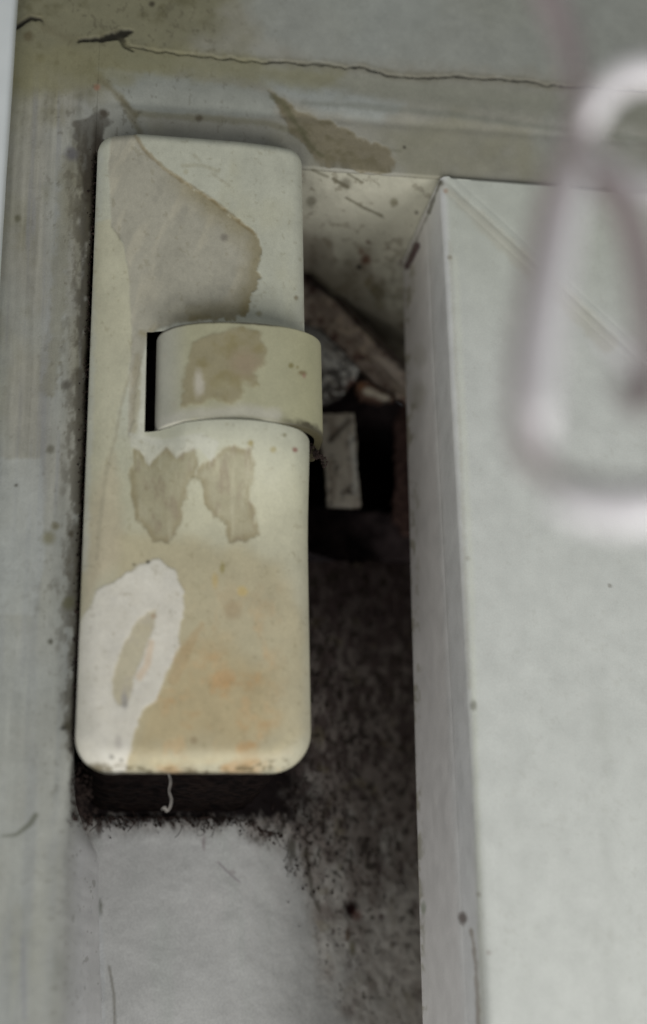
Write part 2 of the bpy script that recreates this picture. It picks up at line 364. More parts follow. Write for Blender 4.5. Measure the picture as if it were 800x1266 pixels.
for pts, wdt, k in (([(428, 245), (450, 258), (472, 268)], 1.6, .8), ([(412, 222), (430, 232)], 2.2, .8), ([(386, 210), (405, 219)], 1.8, .6), ([(430, 216), (448, 226)], 1.4, .6),
                    ([(455, 368), (498, 368)], 1.2, .5), ([(462, 352), (476, 366)], 2.0, .6)):
    c = mix(c, alb(88, 84, 68), stroke(U, V, pts, wdt, soft=1.4, rough=1) * k)
edge = sst(0.93, 0.99, PX[..., 1] / ye[None, :])
c = mix(c, alb(62, 58, 42), edge * (0.6 + .4 * fbm(U, V, 10, seed=84)))
c[-3:] = alb(50, 44, 38)
h = h + so * (0.0003 * fbm(U, V, 18, seed=85) - 0.0002)
mesh_grid('head_rail', PX + N * h[..., None], c, M_frame, fr)
# lintel above the cracked joint
xs = np.concatenate([np.arange(-0.20, -0.11, 0.002), np.arange(-0.11, 0.09, 0.0004), np.arange(0.09, 0.161, 0.002)])
zs = np.concatenate([np.arange(0.21, 0.172, -0.002), np.arange(0.172, ZC, -0.00032), [ZC]])
X, Z = grid(xs, zs); PX = np.stack([X, np.zeros_like(X), Z], -1)
N = np.zeros_like(PX); N[..., 1] = -1
frame_part('lintel', PX, N, fr)
# back of the recess with its mouldy paint and the mortise of the hinge
def back_y(x):
    t = np.clip((x + 0.022) / 0.05, 0, None)          # eases from flat into the splay
    return YB + 1.05 * 0.05 * np.where(t < 1, t * t / 2, t - 0.5)
xs = np.concatenate([np.arange(XJ - 0.0008, 0.062, 0.00045), np.arange(0.062, 0.16, 0.003)])
zs = np.concatenate([np.arange(0.2, 0.08, -0.003), np.arange(0.08, -0.19, -0.00045), np.arange(-0.19, -0.27, -0.003)])
X, Z = grid(xs, zs); Yb = back_y(X)
# the right end closes behind the sash, the top closes against the lintel
Yb = Yb - sst(0.11, 0.158, X) * (Yb - 0.03) - sst(0.165, 0.2, Z) * (Yb - 0.02) * (X < 0.11)
PX = np.stack([X, Yb, Z], -1); U, V = UVof(PX)
c = np.broadcast_to(alb(186, 186, 183), U.shape + (3,)).copy()
c = mix(c, alb(193, 192, 189), sst(0, .6, fbm(U, V, 70, 120, seed=91)) * .6)
c = mix(c, alb(178, 181, 176), sst(.1, .6, fbm(U, V, 40, 200, seed=92)) * .5)
bound = [(118, 1012), (150, 1016), (200, 1014), (300, 1020), (340, 1034), (362, 1060), (378, 1100), (398, 1160), (430, 1230), (470, 1330), (600, 1500), (60, 1500), (60, 1060), (100, 1040)]
sd = poly_sd(U, V, bound)
dirty = sst(-26, 26, sd + 40 * fbm(U, V, 40, 70, octv=6, seed=93) * sst(0, 80, U - 240) + 6 * fbm(U, V, 8, seed=94))
c = mix(c, alb(166, 162, 155), dirty * .8)
up = sst(1230, 760, V)                      # mould thickens towards the hinge
mo = sst(-0.6, 0.6, fbm(U, V, 14, 24, octv=6, seed=95) + 1.5 * up - 0.35)
c = mix(c, alb(118, 108, 102), dirty * mo * .85)
sp = sst(0.1, 0.6, fbm(U, V, 7, 12, octv=6, seed=96) + 0.55 * up - 0.12)
c = mix(c, alb(72, 60, 58), dirty * sp * .8)
c = mix(c, alb(66, 54, 54), dirty * sst(860, 700, V) * .75)
c = mix(c, alb(118, 110, 84), dirty * sst(.3, .6, fbm(U, V, 22, seed=97)) * .4)
c = mix(c, alb(52, 46, 40), dirty * sst(.5, .62, fbm(U, V, 5, 7, octv=2, seed=98) + .25 * sst(1200, 1000, V)) * .8)
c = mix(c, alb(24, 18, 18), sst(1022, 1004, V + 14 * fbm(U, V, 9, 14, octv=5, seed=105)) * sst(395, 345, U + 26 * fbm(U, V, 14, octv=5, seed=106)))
# threads of dirt hanging below the opening and single spots
c = mix(c, alb(70, 60, 52), sst(26, -6, sd * -1 + 12 * fbm(U, V, 5, 16, octv=4, seed=99)) * sst(0, -3, sd) * sst(.0, .5, fbm(U, V, 4, 10, octv=3, seed=100)) * sst(400, 330, U))
for (x, y, r, cc, k) in ((434, 1124, (8, 11), (30, 14, 14), 1), (442, 1132, (6, 7), (92, 54, 44), .7), (472, 1133, 3.5, (60, 36, 40), .9), (430, 1156, (3, 8), (78, 58, 40), .8), (436, 1172, (4, 9), (90, 84, 58), .7),
                         (487, 1167, 4, (66, 56, 52), .8), (123, 1122, (3.5, 11), (92, 92, 74), .9), (106, 1138, 4, (94, 94, 78), .8), (89, 1161, 2.5, (120, 116, 120), .6), (215, 1020, (2.5, 6), (60, 52, 46), .8),
                         (252, 1042, (2, 9), (120, 104, 106), .7), (288, 1078, (4, 3), (128, 112, 114), .4), (361, 1050, (5, 14), (60, 56, 44), .8), (122, 1024, (4, 9), (60, 46, 38), .9)):
    c = mix(c, alb(*cc), spot(U, V, (x, y), r, seed=int(x)) * k)
c = mix(c, alb(70, 66, 56), stroke(U, V, [(378, 1050), (384, 1090), (388, 1108), (396, 1128)], [3.5, 2, 1.5, 1], soft=2, rough=2.5) * .7)
c = mix(c, alb(128, 116, 122), stroke(U, V, [(270, 1066), (284, 1080), (296, 1090)], 1.2, soft=1.5) * .6)
c = mix(c, alb(120, 116, 106), stroke(U, V, [(135, 1195), (141, 1230), (143, 1300)], 1.6, soft=1.5) * .7)
c = mix(c, alb(186, 188, 188), stroke(U, V, [(118, 1110), (124, 1180), (126, 1320)], 5, soft=3, rough=3) * .6)
c = c * 0.78 * (1 + 0.34 * dirty * sst(1000, 1200, V))[..., None] * (1 + 0.04 * fbm(U, V, 30, 60, octv=5, seed=107) + 0.03 * fbm(U, V, 5, 7, octv=3, seed=108))[..., None]  # dirty paint lifted low down to make up for weak light there
c = mix(c, alb(192, 192, 190), sst(30, 0, np.abs(sd + 26)) * sst(300, 240, U) * .15)
hh = 0.0005 * fbm(U, V, 40, seed=101) + dirty * (0.0005 * fbm(U, V, 9, 14, octv=5, seed=102) - 0.0003)
PX2 = PX.copy(); PX2[..., 1] -= hh
# mortise: faces left out here, a box of dark wood behind
um, vm = (U[:-1, :-1] + U[1:, 1:]) / 2, (V[:-1, :-1] + V[1:, 1:]) / 2
xm = (X[:-1, :-1] + X[1:, 1:]) / 2
hole = (xm > -0.045) & (xm < 0.058) & (vm < 694 + 6 * fbm(um, vm, 14, seed=103)) & (vm > 486)
mesh_grid('rebate_back', PX2, c, M_dirty, fr, keep=~hole)
def box(x0, x1, y0, y1, z0, z1, openf=False):
    v = [(x, y, z) for x in (x0, x1) for y in (y0, y1) for z in (z0, z1)]
    f = [(0, 1, 3, 2), (4, 6, 7, 5), (0, 2, 6, 4), (1, 5, 7, 3), (2, 3, 7, 6)]
    if not openf: f.append((0, 4, 5, 1))
    return v, f
mx = np.linspace(-0.048, 0.064, 14); zt_, zb_ = P(450, 470, 0.115)[2], P(450, 712, 0.115)[2]
v = []; f = []
for x in mx:
    yb = float(back_y(x)) + 0.0012
    v += [(x, yb, zt_), (x, 0.21, zt_), (x, 0.21, zb_), (x, yb, zb_)]
for k in range(len(mx) - 1):
    for q in range(3): f.append((k * 4 + q, k * 4 + q + 1, k * 4 + q + 5, k * 4 + q + 4))
f += [(0, 1, 2, 3), tuple(len(mx) * 4 - 4 + q for q in (3, 2, 1, 0))]
mesh_py('mortise', v, f, M_cavity, fr, smooth=False)

# ================================================================ HINGE COVER
hc = thing('hinge_cover', 'cream painted metal hinge cover with peeling patches fixed to the window jamb', 'hinge cover', (-0.032, 0.0, -0.066))
X0, X1, Z0, Z1 = -0.0600, -0.0044, -0.0665, 0.1030
YP = -0.0085
BXC, BA, BB = -0.0222, 0.0212, 0.0115        # knuckle ellipse: centre, half width, rise
BZ0, BZ1 = P(290, 520, -0.019)[2], P(290, 398, -0.019)[2]
XSL = P(180, 470, YP)[0]                       # left edge of the slot
def rad_x(z, left):
    """inset of the outline by the rounded corners at height z"""
    rb = 0.0085 if left else 0.0105; rt = 0.0048 if left else 0.0042
    d = np.where(z < Z0 + rb, (Z0 + rb - z) / rb, np.where(z > Z1 - rt, (z - (Z1 - rt)) / rt, 0))
    r = np.where(z < Z0 + rb, rb, rt)
    return r * (1 - np.sqrt(np.clip(1 - d ** 2, 0, 1)))
def zlayers():
    a = np.concatenate([Z1 - 0.0048 * (1 - np.cos(np.linspace(0, math.pi / 2, 18))), np.arange(Z1 - 0.005, BZ1 + 0.0007, -0.00032)])
    b = np.linspace(BZ1 + 0.0006, BZ0 - 0.0002, 76)
    c_ = np.arange(BZ0 - 0.0005, Z0 + 0.0108, -0.00032)
    d = Z0 + 0.0105 * (1 - np.sin(np.linspace(0, math.pi / 2, 34)))
    return a, b, c_, d
a, b, c_, d = zlayers(); zs = np.concatenate([a, b, c_, d])
nA, nB = len(a), len(b)
sL = np.concatenate([np.linspace(0, 1, 56)]); sR = np.linspace(0, 1, 130)[1:]
rows = []
for z in zs:
    l = X0 + float(rad_x(z, True)); r = X1 - float(rad_x(z, False))
    sl_ = min(max(XSL, l + (r - l) * 0.2), r)
    rows.append(np.concatenate([l + (sl_ - l) * sL, sl_ + (r - sl_) * sR]))
X = np.array(rows); Z = np.repeat(zs[:, None], X.shape[1], 1)
nL = len(sL)
def edge_d(X, Z):
    """distance inwards from the rounded outline"""
    out = np.full(X.shape, 1e9)
    for left in (True, False):
        xe = X0 if left else X1; sg = 1 if left else -1
        out = np.minimum(out, sg * (X - xe))
    out = np.minimum(out, np.minimum(Z - Z0, Z1 - Z))
    for left in (True, False):
        for bot in (True, False):
            r = (0.0085 if left else 0.0105) if bot else (0.0048 if left else 0.0042)
            cx = X0 + r if left else X1 - r; cz = Z0 + r if bot else Z1 - r
            m = ((X < cx) if left else (X > cx)) & ((Z < cz) if bot else (Z > cz))
            out = np.where(m, r - np.hypot(X - cx, Z - cz), out)
    return np.clip(out, 0, 1)
ed = edge_d(X, Z)
rb_ = 0.0054 - 0.0016 * sst(0.0, 0.08, Z)
roundd = rb_ * (1 - np.sqrt(np.clip(1 - (1 - np.clip(ed / rb_, 0, 1)) ** 2, 0, 1)))
roundd = roundd + 0.0026 * (1 - np.sqrt(np.clip(1 - (1 - np.clip((X1 - X) / 0.0105, 0, 1)) ** 2, 0, 1)))
bulge = BB * np.sqrt(np.clip(1 - ((X - BXC) / BA) ** 2, 0, 1)) * 1.0
q = np.clip(1 - np.abs(X - BXC) / (BA * 1.12), 0, 1); bulge_s = (BB - 0.0009) * (1 - (1 - q) ** 2.3)
low = np.where(Z < BZ0, sst(0.034, 0.0, BZ0 - Z) ** 1.6, 0) + np.where(Z > BZ1, sst(0.007, 0, Z - BZ1) * 0.45, 0) + ((Z <= BZ1) & (Z >= BZ0)) * 1.0
lowm = np.where((Z <= BZ1) & (Z >= BZ0), 1.0, low)
bul = bulge_s * np.where((Z <= BZ1) & (Z >= BZ0), 0.45 + 0.55 * (BZ1 - Z) / (BZ1 - BZ0), lowm)
bul = np.where(X < XSL + 0.0004, bul * 0.15, bul)
bul = bul * sst(XSL - 0.002, XSL + 0.010, X)
base_h = 0.0012 * sst(0, 0.012, X - X0) * sst(0, 0.02, X1 - X) - 0.0010 * sst(0.012, 0.0, X - X0)
PX = np.stack([X, YP + roundd - bul - base_h, Z], -1)
U, V = UVof(PX)
PATCH_TOP = [(140, 150), (163, 158), (176, 180), (200, 205), (232, 226), (262, 246), (282, 262), (300, 276), (316, 288), (322, 310), (319, 335), (321, 352), (312, 368), (303, 392), (262, 396), (220, 400), (192, 408), (183, 420), (176, 440), (168, 480), (166, 520), (158, 540), (160, 470), (163, 420), (160, 340), (152, 300), (138, 280), (134, 200)]
PATCH_A = [(166, 552), (176, 560), (184, 574), (196, 560), (206, 552), (218, 566), (230, 556), (240, 550), (243, 574), (236, 588), (228, 612), (224, 640), (218, 660), (206, 670), (190, 668), (184, 656), (170, 640), (164, 610), (162, 584)]
PATCH_B = [(264, 566), (278, 552), (300, 556), (312, 552), (314, 590), (308, 604), (314, 640), (320, 660), (308, 664), (298, 668), (284, 668), (280, 650), (264, 636), (254, 622), (252, 596), (236, 590), (246, 580)]
WBLOB = [(150, 712), (172, 696), (196, 692), (216, 702), (227, 728), (227, 765), (218, 805), (206, 835), (196, 858), (178, 880), (166, 905), (160, 930), (158, 950), (130, 980), (60, 960), (70, 900), (90, 800), (104, 760), (122, 728)]
WHOLE = [(194, 752), (190, 775), (178, 806), (166, 838), (158, 872), (146, 872), (138, 856), (142, 825), (154, 795), (172, 765)]
def cover_paint(U, V):
    c = np.broadcast_to(alb(171, 172, 159), U.shape + (3,)).copy()
    c = mix(c, alb(166, 164, 141), sst(480, 620, V) * .7)
    c = mix(c, alb(164, 158, 132), pmask(U, V, [(140, 650), (250, 675), (300, 668), (345, 700), (372, 760), (378, 850), (374, 900), (345, 935), (160, 945), (120, 900)], soft=14, rough=14, size=40, seed=203) * .85)
    c = mix(c, alb(162, 150, 117), pmask(U, V, [(160, 940), (165, 905), (200, 840), (225, 800), (260, 790), (330, 830), (340, 900), (300, 925), (200, 925)], soft=24, rough=24, size=40, seed=204) * .7)
    c = mix(c, alb(166, 136, 95), sst(.0, .6, fbm(U, V, 34, 28, octv=5, seed=205)) * sst(760, 850, V) * sst(365, 310, U) * sst(170, 200, U) * .75)
    c = mix(c, alb(176, 150, 112), sst(.1, .6, fbm(U, V, 16, 22, octv=5, seed=207)) * sst(690, 800, V) * sst(375, 330, U) * sst(150, 200, U) * .4)
    c = mix(c, alb(174, 168, 140), stroke(U, V, [(190, 942), (260, 938), (335, 932), (368, 905)], 6, soft=5) * .6)
    c = mix(c, alb(166, 163, 138), sst(.1, .7, fbm(U, V, 60, 90, seed=206)) * .35)
    # yellowish left strip with pale margin
    c = mix(c, alb(172, 169, 148), pmask(U, V, [(96, 280), (140, 270), (155, 310), (164, 360), (163, 430), (158, 470), (148, 500), (138, 560), (128, 620), (104, 690), (88, 640), (90, 400)], soft=2, rough=3, seed=208) * .8)
    c = mix(c, alb(168, 160, 138), pmask(U, V, [(108, 640), (118, 600), (140, 560), (150, 600), (150, 690), (120, 720), (104, 760)], soft=10, rough=5, seed=209) * .7)
    c = mix(c, alb(174, 176, 170), stroke(U, V, [(122, 190), (112, 330), (108, 460), (104, 580), (102, 700)], [5, 4, 9, 8, 5], soft=5, rough=4) * .65)
    c = mix(c, alb(150, 145, 126), stroke(U, V, [(150, 270), (163, 330), (166, 400), (162, 460), (150, 500), (143, 540), (132, 580), (124, 640), (120, 690)], 2.2, soft=2, rough=2.2) * .65)
    # the large bare patch
    pt = sst(2.0, -2.0, poly_sd(U, V, PATCH_TOP) + (1.5 + 6.5 * sst(185, 260, U)) * fbm(U, V, 11, octv=5, seed=211))
    pc = np.broadcast_to(alb(164, 161, 148), U.shape + (3,)).copy()
    pc = mix(pc, alb(144, 141, 130), sst(0, .6, fbm(U, V, 14, 22, octv=5, seed=212)) * .5)
    pc = mix(pc, alb(180, 175, 158), sst(.0, .5, fbm(U + V * .4, V, 16, 60, octv=5, seed=213)) * .6)
    brd = sst(34, 0, -poly_sd(U, V, PATCH_TOP) + 8 * fbm(U, V, 16, seed=214)) * sst(190, 250, U)
    pc = mix(pc, alb(136, 127, 98), brd * .75)
    pc = mix(pc, alb(128, 116, 76), stroke(U, V, [(316, 375), (300, 395), (180, 404)], 10, soft=8) * sst(-.2, .4, fbm(U, V, 16, seed=215)) * .7)
    c = c + (pc - c) * pt[..., None]
    c = mix(c, alb(118, 104, 74), stroke(U, V, [(150, 128), (163, 160), (178, 184), (202, 207), (234, 228), (264, 248), (300, 277), (317, 290)], 2.2, soft=1.8, rough=1.8) * .6)
    c = mix(c, alb(190, 190, 180), stroke(U, V, [(262, 397), (222, 402), (190, 414), (179, 440), (176, 500), (174, 540), (196, 546)], [2, 4, 5, 4, 3.5, 4, 4], soft=3, rough=3, size=8, seed=218) * .7)
    c = mix(c, alb(150, 143, 122), stroke(U, V, [(170, 440), (168, 500), (164, 545)], [4, 6, 4], soft=3, rough=4, seed=219) * .6)
    # patches under the slot
    for pts, sd_ in ((PATCH_A, 221), (PATCH_B, 225)):
        pm = (0.86 + 0.14 * fbm(U, V, 12, seed=230)) * sst(3.0, -2.4, poly_sd(U, V, pts) - 1.0 + 5.5 * fbm(U, V, 8, 14, octv=5, seed=sd_))
        pc = np.broadcast_to(alb(146, 141, 118), U.shape + (3,)).copy()
        pc = mix(pc, alb(128, 118, 90), sst(10, 0, -poly_sd(U, V, pts)) * .7)
        pc = mix(pc, alb(128, 116, 98), sst(0, .5, fbm(U, V, 9, 24, octv=5, seed=sd_ + 1)) * .7)
        pc = mix(pc, alb(160, 156, 134), sst(.1, .6, fbm(U, V, 6, 30, octv=4, seed=sd_ + 2)) * .6)
        c = c + (pc - c) * pm[..., None]
    c = mix(c, alb(176, 176, 166), pmask(U, V, [(160, 535), (190, 545), (250, 535), (270, 548), (262, 574), (246, 552), (230, 558), (218, 566), (206, 552), (184, 574), (174, 556), (162, 552)], soft=2, rough=3, seed=229) * .7)
    # white overpainted loop
    wm = pmask(U, V, WBLOB, soft=2.2, rough=5, size=16, seed=231) * (1 - pmask(U, V, WHOLE, soft=2.5, rough=3, size=14, seed=232) * .8)
    c = mix(c, alb(192, 192, 184), wm * (0.9 + 0.1 * fbm(U, V, 14, octv=4, seed=236)))
    c = mix(c, alb(164, 160, 146), pmask(U, V, WHOLE, soft=3, rough=4, size=10, seed=233) * sst(.0, .5, fbm(U, V, 12, seed=234)) * .6)
    for (x, y, r, cc, k) in ((287, 755, (10, 11), (150, 138, 112), .8), (240, 916, 4.5, (138, 126, 100), .8), (275, 702, (3, 6), (132, 124, 74), .7), (300, 731, 6, (176, 158, 106), .7), (266, 718, (4, 8), (170, 152, 104), .6),
                             (154, 866, (4, 11), (138, 138, 138), .75), (146, 918, (4, 9), (158, 156, 150), .7), (277, 293, 5, (118, 112, 104), .75), (366, 368, 2.6, (116, 106, 84), .8), (320, 388, 3.5, (128, 122, 88), .6),
                             (183, 695, 2.4, (70, 66, 56), .9), (166, 698, 2, (90, 86, 70), .7), (190, 762, 3, (150, 132, 110), .7), (310, 548, 3.5, (134, 122, 74), .8), (338, 556, 3.5, (146, 136, 96), .7),
                             (352, 538, 2.5, (110, 104, 78), .7), (138, 936, 3, (90, 88, 80), .7), (150, 940, 2.5, (110, 108, 98), .7), (230, 212, 3, (150, 146, 122), .5), (365, 556, 3, (120, 70, 66), .8)):
        c = mix(c, alb(*cc), spot(U, V, (x, y), r, seed=int(x + 7)) * k)
    for pts, wdt, cc, k in (([(214, 840), (226, 815), (238, 790), (250, 772)], [7, 7, 5, 3], (158, 138, 104), .45), ([(226, 205), (250, 204), (270, 212)], 2.2, (150, 147, 128), .6), ([(240, 192), (248, 200)], 1.5, (150, 147, 128), .5),
                            ([(262, 214), (284, 230)], 1.5, (146, 142, 124), .5), ([(187, 795), (182, 820), (172, 838)], 4, (186, 168, 144), .6)):
        c = mix(c, alb(*cc), stroke(U, V, pts, wdt, soft=2.5, rough=2) * k)
    # dirt along the outline: bottom lip, left edge, top corner
    c = mix(c, alb(96, 88, 64), sst(.1, .5, fbm(U, V, 8, 5, octv=4, seed=241) + .2) * stroke(U, V, [(100, 950), (200, 955), (300, 953), (350, 944)], 6, soft=5, rough=5) * .85)
    c = mix(c, alb(104, 98, 70), sst(0, 7, U - 380 - .004 * (V - 200)) * sst(560, 640, V) * .5)
    c = mix(c, alb(120, 116, 92), stroke(U, V, [(190, 158), (260, 164), (350, 178)], 3, soft=4, rough=2) * .5)
    c = c * (1 + 0.08 * fbm(U, V, 22, 34, octv=5, seed=245) + 0.05 * fbm(U, V, 4, 5, octv=2, seed=246))[..., None]
    c = mix(c, alb(120, 112, 84), sst(.42, .6, fbm(U, V, 7, octv=3, seed=247)) * .25)
    t_ = sst(560, 760, V)[..., None]
    c = c * (1 - 0.10 * pt)[..., None]
    return c * (np.array([0.905, 0.90, 0.86]) * (1 - t_) + np.array([0.925, 0.885, 0.85]) * t_), pt, wm
c, pt, wm = cover_paint(U, V)
hgt = 0.0001 * fbm(U, V, 50, seed=251) + 0.000025 * fbm(U, V, 10, seed=252)
hgt -= 0.00028 * pt
for pts, sd_ in ((PATCH_A, 221), (PATCH_B, 225)): hgt -= 0.00016 * sst(1.6, -1.6, poly_sd(U, V, pts) - 1.0 + 5.5 * fbm(U, V, 8, 14, octv=5, seed=sd_))
hgt += 0.00020 * wm
PX[..., 1] -= hgt
# slot faces removed; skirt folded back all round
keep = np.ones((PX.shape[0] - 1, PX.shape[1] - 1), bool)
keep[nA:nA + nB - 1, nL - 1:] = False
plate = mesh_grid('plate', PX, c, M_cover, hc, keep=keep)
def ring_outline(inset, bottom_open=False, n=18):
    pts = []
    for (cx, cz, r, a0) in ((X1 - .0042, Z1 - .0042, .0042, 0), (X0 + .0048, Z1 - .0048, .0048, 90), (X0 + .0085, Z0 + .0085, .0085, 180), (X1 - .0105, Z0 + .0105, .0105, 270)):
        for k in range(n):
            t = math.radians(a0 + 90 * k / (n - 1)); rr = r - inset
            pts.append((cx + rr * math.cos(t), cz + rr * math.sin(t)))
    return pts
def strip_ring(name, rings, mat_, parent, colr, close_last=False):
    """rings: list of (outline pts, y)"""
    v = []; f = []; m = len(rings[0][0])
    for pts, y in rings: v += [(p[0], y, p[1]) for p in pts]
    for k in range(len(rings) - 1):
        for i in range(m):
            j = (i + 1) % m; f.append((k * m + i, k * m + j, (k + 1) * m + j, (k + 1) * m + i))
    if close_last: f.append([(len(rings) - 1) * m + i for i in range(m)])
    v = np.array(v); u_, v_ = proj(v)
    cc = cover_paint(u_[None], v_[None])[0][0] if colr is None else np.broadcast_to(colr, (len(v), 3))
    return mesh_py(name, v, f, mat_, parent, colr=cc)
def ring_fine(inset):
    p = ring_outline(inset, n=20); out = []
    for i in range(len(p)):
        a_, b_ = np.array(p[i]), np.array(p[(i + 1) % len(p)]); L_ = np.linalg.norm(b_ - a_); k = max(1, int(L_ / 0.0008))
        for t in range(k): out.append(tuple(a_ + (b_ - a_) * t / k))
    return out
# slot sits on the right edge: leave the skirt out there
ro = ring_fine(0); ri = ring_fine(0.0014)
def skirt():
    v = []; f = []; m = len(ro)
    m2 = min(len(ro), len(ri)); 
    ro_ = ro; ri_ = [((p[0] - (X0 + X1) / 2) * 0.95 + (X0 + X1) / 2, (p[1] - (Z0 + Z1) / 2) * 0.983 + (Z0 + Z1) / 2) for p in ro]
    ys = [(ro_, YP + 0.0054), (ro_, YP + 0.0059), (ro_, YP + 0.0066), (ri_, YP + 0.0066), (ri_, YP + 0.004)]
    for pts, y in ys: v += [(p[0], y, p[1]) for p in pts]
    for k in range(len(ys) - 1):
        for i in range(m):
            j = (i + 1) % m
            if BZ0 - 0.0003 < ro[i][1] < BZ1 + 0.0006 and ro[i][0] > X1 - 0.001: continue
            f.append((k * m + i, k * m + j, (k + 1) * m + j, (k + 1) * m + i))
    v = np.array(v); u_, v_ = proj(v)
    # the front ring follows the edge of the plate, which is lower where its edge is rounded more
    cc = cover_paint(u_[None], v_[None])[0][0]
    return mesh_py('rim', v, f, M_cover, hc, colr=cc)
rim = skirt()
v = np.empty(len(rim.data.vertices) * 3); rim.data.vertices.foreach_get('co', v); v = v.reshape(-1, 3); m = len(ro)
rbz = 0.0054 - 0.0016 * sst(0.0, 0.08, v[:m, 2])
v[:m, 1] = YP + rbz + 0.0010 * (v[:m, 0] < -0.05) + 0.0026 * (1 - np.sqrt(np.clip(1 - (1 - np.clip((X1 - v[:m, 0]) / 0.0105, 0, 1)) ** 2, 0, 1)))
v[m:3 * m, 1] = np.maximum(v[m:3 * m, 1], np.tile(v[:m, 1], 2) + np.repeat([0.0004, 0.0010], m))
rim.data.vertices.foreach_set('co', v.reshape(-1)); rim.data.update()
# the deep body behind the plate, black with filth underneath
rb1 = [((p[0] - (X0 + X1) / 2) * 0.93 + (X0 + X1) / 2, (p[1] - (Z0 + Z1) / 2) * 0.985 + (Z0 + Z1) / 2) for p in ro]
v = []; f = []; m = len(rb1); ny = 44
for k in range(ny):
    y = YP + 0.0035 + (YB + 0.001 - YP - 0.0035) * k / (ny - 1)
    for p in rb1: v.append((p[0], y, p[1]))
v = np.array(v)
nz = fbm(v[:, 0] * 1000 + v[:, 2] * 700, v[:, 1] * 1000, 2.6, octv=5, seed=261)
bt = sst(Z0 + 0.014, Z0, v[:, 2])
v[:, 2] += (0.0009 * nz + 0.0004) * bt * np.sign((Z0 + Z1) / 2 - v[:, 2]) * -1
for k in range(ny - 1):
    for i in range(m):
        j = (i + 1) % m; f.append((k * m + i, k * m + j, (k + 1) * m + j, (k + 1) * m + i))
keepf = []
for q in f:
    p = v[q[0]]
    if BZ0 < p[2] < BZ1 and p[0] > X1 - 0.004 and p[1] < 0.012: continue
    keepf.append(q)
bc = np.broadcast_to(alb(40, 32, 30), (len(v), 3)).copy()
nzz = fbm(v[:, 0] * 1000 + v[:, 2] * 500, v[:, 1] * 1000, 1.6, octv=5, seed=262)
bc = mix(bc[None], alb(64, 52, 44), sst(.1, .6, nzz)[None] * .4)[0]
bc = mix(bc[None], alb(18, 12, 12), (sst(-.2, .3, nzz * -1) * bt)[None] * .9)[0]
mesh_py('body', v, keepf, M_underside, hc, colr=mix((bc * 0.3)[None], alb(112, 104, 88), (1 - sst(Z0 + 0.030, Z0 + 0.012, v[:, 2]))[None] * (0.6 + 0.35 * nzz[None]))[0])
# inside of the slot
v, f = box(XSL - 0.001, X1 - 0.0015, 0.004, 0.010, BZ0 - 0.002, BZ1 + 0.002)
mesh_py('slot_well', v, f, M_cavity, hc, smooth=False)
# thickness of the slot's left edge
v = []; 
for z in np.linspace(BZ0 - 0.0002, BZ1 + 0.0006, 30):
    ys = YP - 0.0014
    v += [(XSL, YP - 0.0008, z), (XSL + 0.0001, YP + 0.0012, z), (XSL - 0.0003, 0.004, z)]
v = np.array(v); f = []
for k in range(29):
    for i in range(2): f.append((k * 3 + i, k * 3 + i + 1, k * 3 + i + 4, k * 3 + i + 3))
mesh_py('slot_edge', v, f, M_cavity, hc)
# the knuckle band
tt = np.linspace(math.radians(-88), math.radians(90), 170)
bx = BXC + 0.0 + BA * np.sign(np.sin(tt)) * np.abs(np.sin(tt)) ** 0.86; by = YP + 0.0030 - (BB + 0.0025) * np.abs(np.cos(tt)) ** 0.80 * np.sign(np.cos(tt) + 1e-9)
bx = np.concatenate([bx, np.full(16, bx[-1])]); by = np.concatenate([by, by[-1] + np.linspace(0.0005, 0.012, 16)])
bz = np.linspace(BZ1, BZ0, 84)
rr = 0.0008
zr = np.concatenate([[BZ1 - 0.0002, BZ1 - 0.00005], np.linspace(BZ1 - 0.0003, BZ0 + 0.0003, 84), [BZ0 + 0.00005, BZ0 + 0.0002]])
ins = np.concatenate([[0.0022, 0.0006], np.zeros(84), [0.0006, 0.0022]])
zr[0] = BZ1; zr[-1] = BZ0
nxv = np.gradient(by); nyv = -np.gradient(bx); nl = np.hypot(nxv, nyv) + 1e-12; nxv /= nl; nyv /= nl
PX = np.zeros((len(zr), len(bx), 3))
PX[..., 0] = bx[None] - nxv[None] * ins[:, None] * -1 * -1; PX[..., 1] = by[None] - nyv[None] * ins[:, None]; PX[..., 2] = zr[:, None]
U, V = UVof(PX)
c = np.broadcast_to(alb(158, 158, 130), U.shape + (3,)).copy()
c = mix(c, alb(156, 155, 120), sst(330, 400, U) * .6)
c = mix(c, alb(168, 170, 160), sst(240, 200, U) * .7)
c = mix(c, alb(176, 176, 164), stroke(U, V, [(190, 528), (240, 512), (300, 508), (340, 514)], 8, soft=6, rough=4) * .6)
PB = [(238, 424), (262, 412), (300, 404), (324, 412), (328, 450), (316, 462), (322, 478), (300, 474), (298, 492), (286, 498), (272, 492), (256, 494), (250, 500), (226, 500), (224, 470), (232, 448)]
pm = pmask(U, V, PB, soft=3.5, rough=6, size=12, seed=271)
c = mix(c, alb(136, 129, 101), pm * .8)
c = mix(c, alb(128, 120, 82), pm * sst(-.1, .5, fbm(U, V, 18, seed=272)) * .6)
c = mix(c, alb(144, 128, 108), pm * spot(U, V, (304, 450), 18) * .5)
c = mix(c, alb(184, 182, 168), spot(U, V, (246, 474), (6, 15)) * .7)
c = mix(c, alb(150, 146, 116), spot(U, V, (275, 478), (12, 8)) * .5)
for (x, y, r, cc, k) in ((360, 452, 3, (116, 110, 66), .8), (374, 461, (5, 3), (112, 98, 66), .8), (376, 465, 2.5, (140, 90, 84), .5), (368, 454, 2, (120, 112, 70), .6), (215, 500, 3, (160, 158, 140), .5), (204, 440, 3, (160, 156, 140), .4)):
    c = mix(c, alb(*cc), spot(U, V, (x, y), r, seed=int(x)) * k)
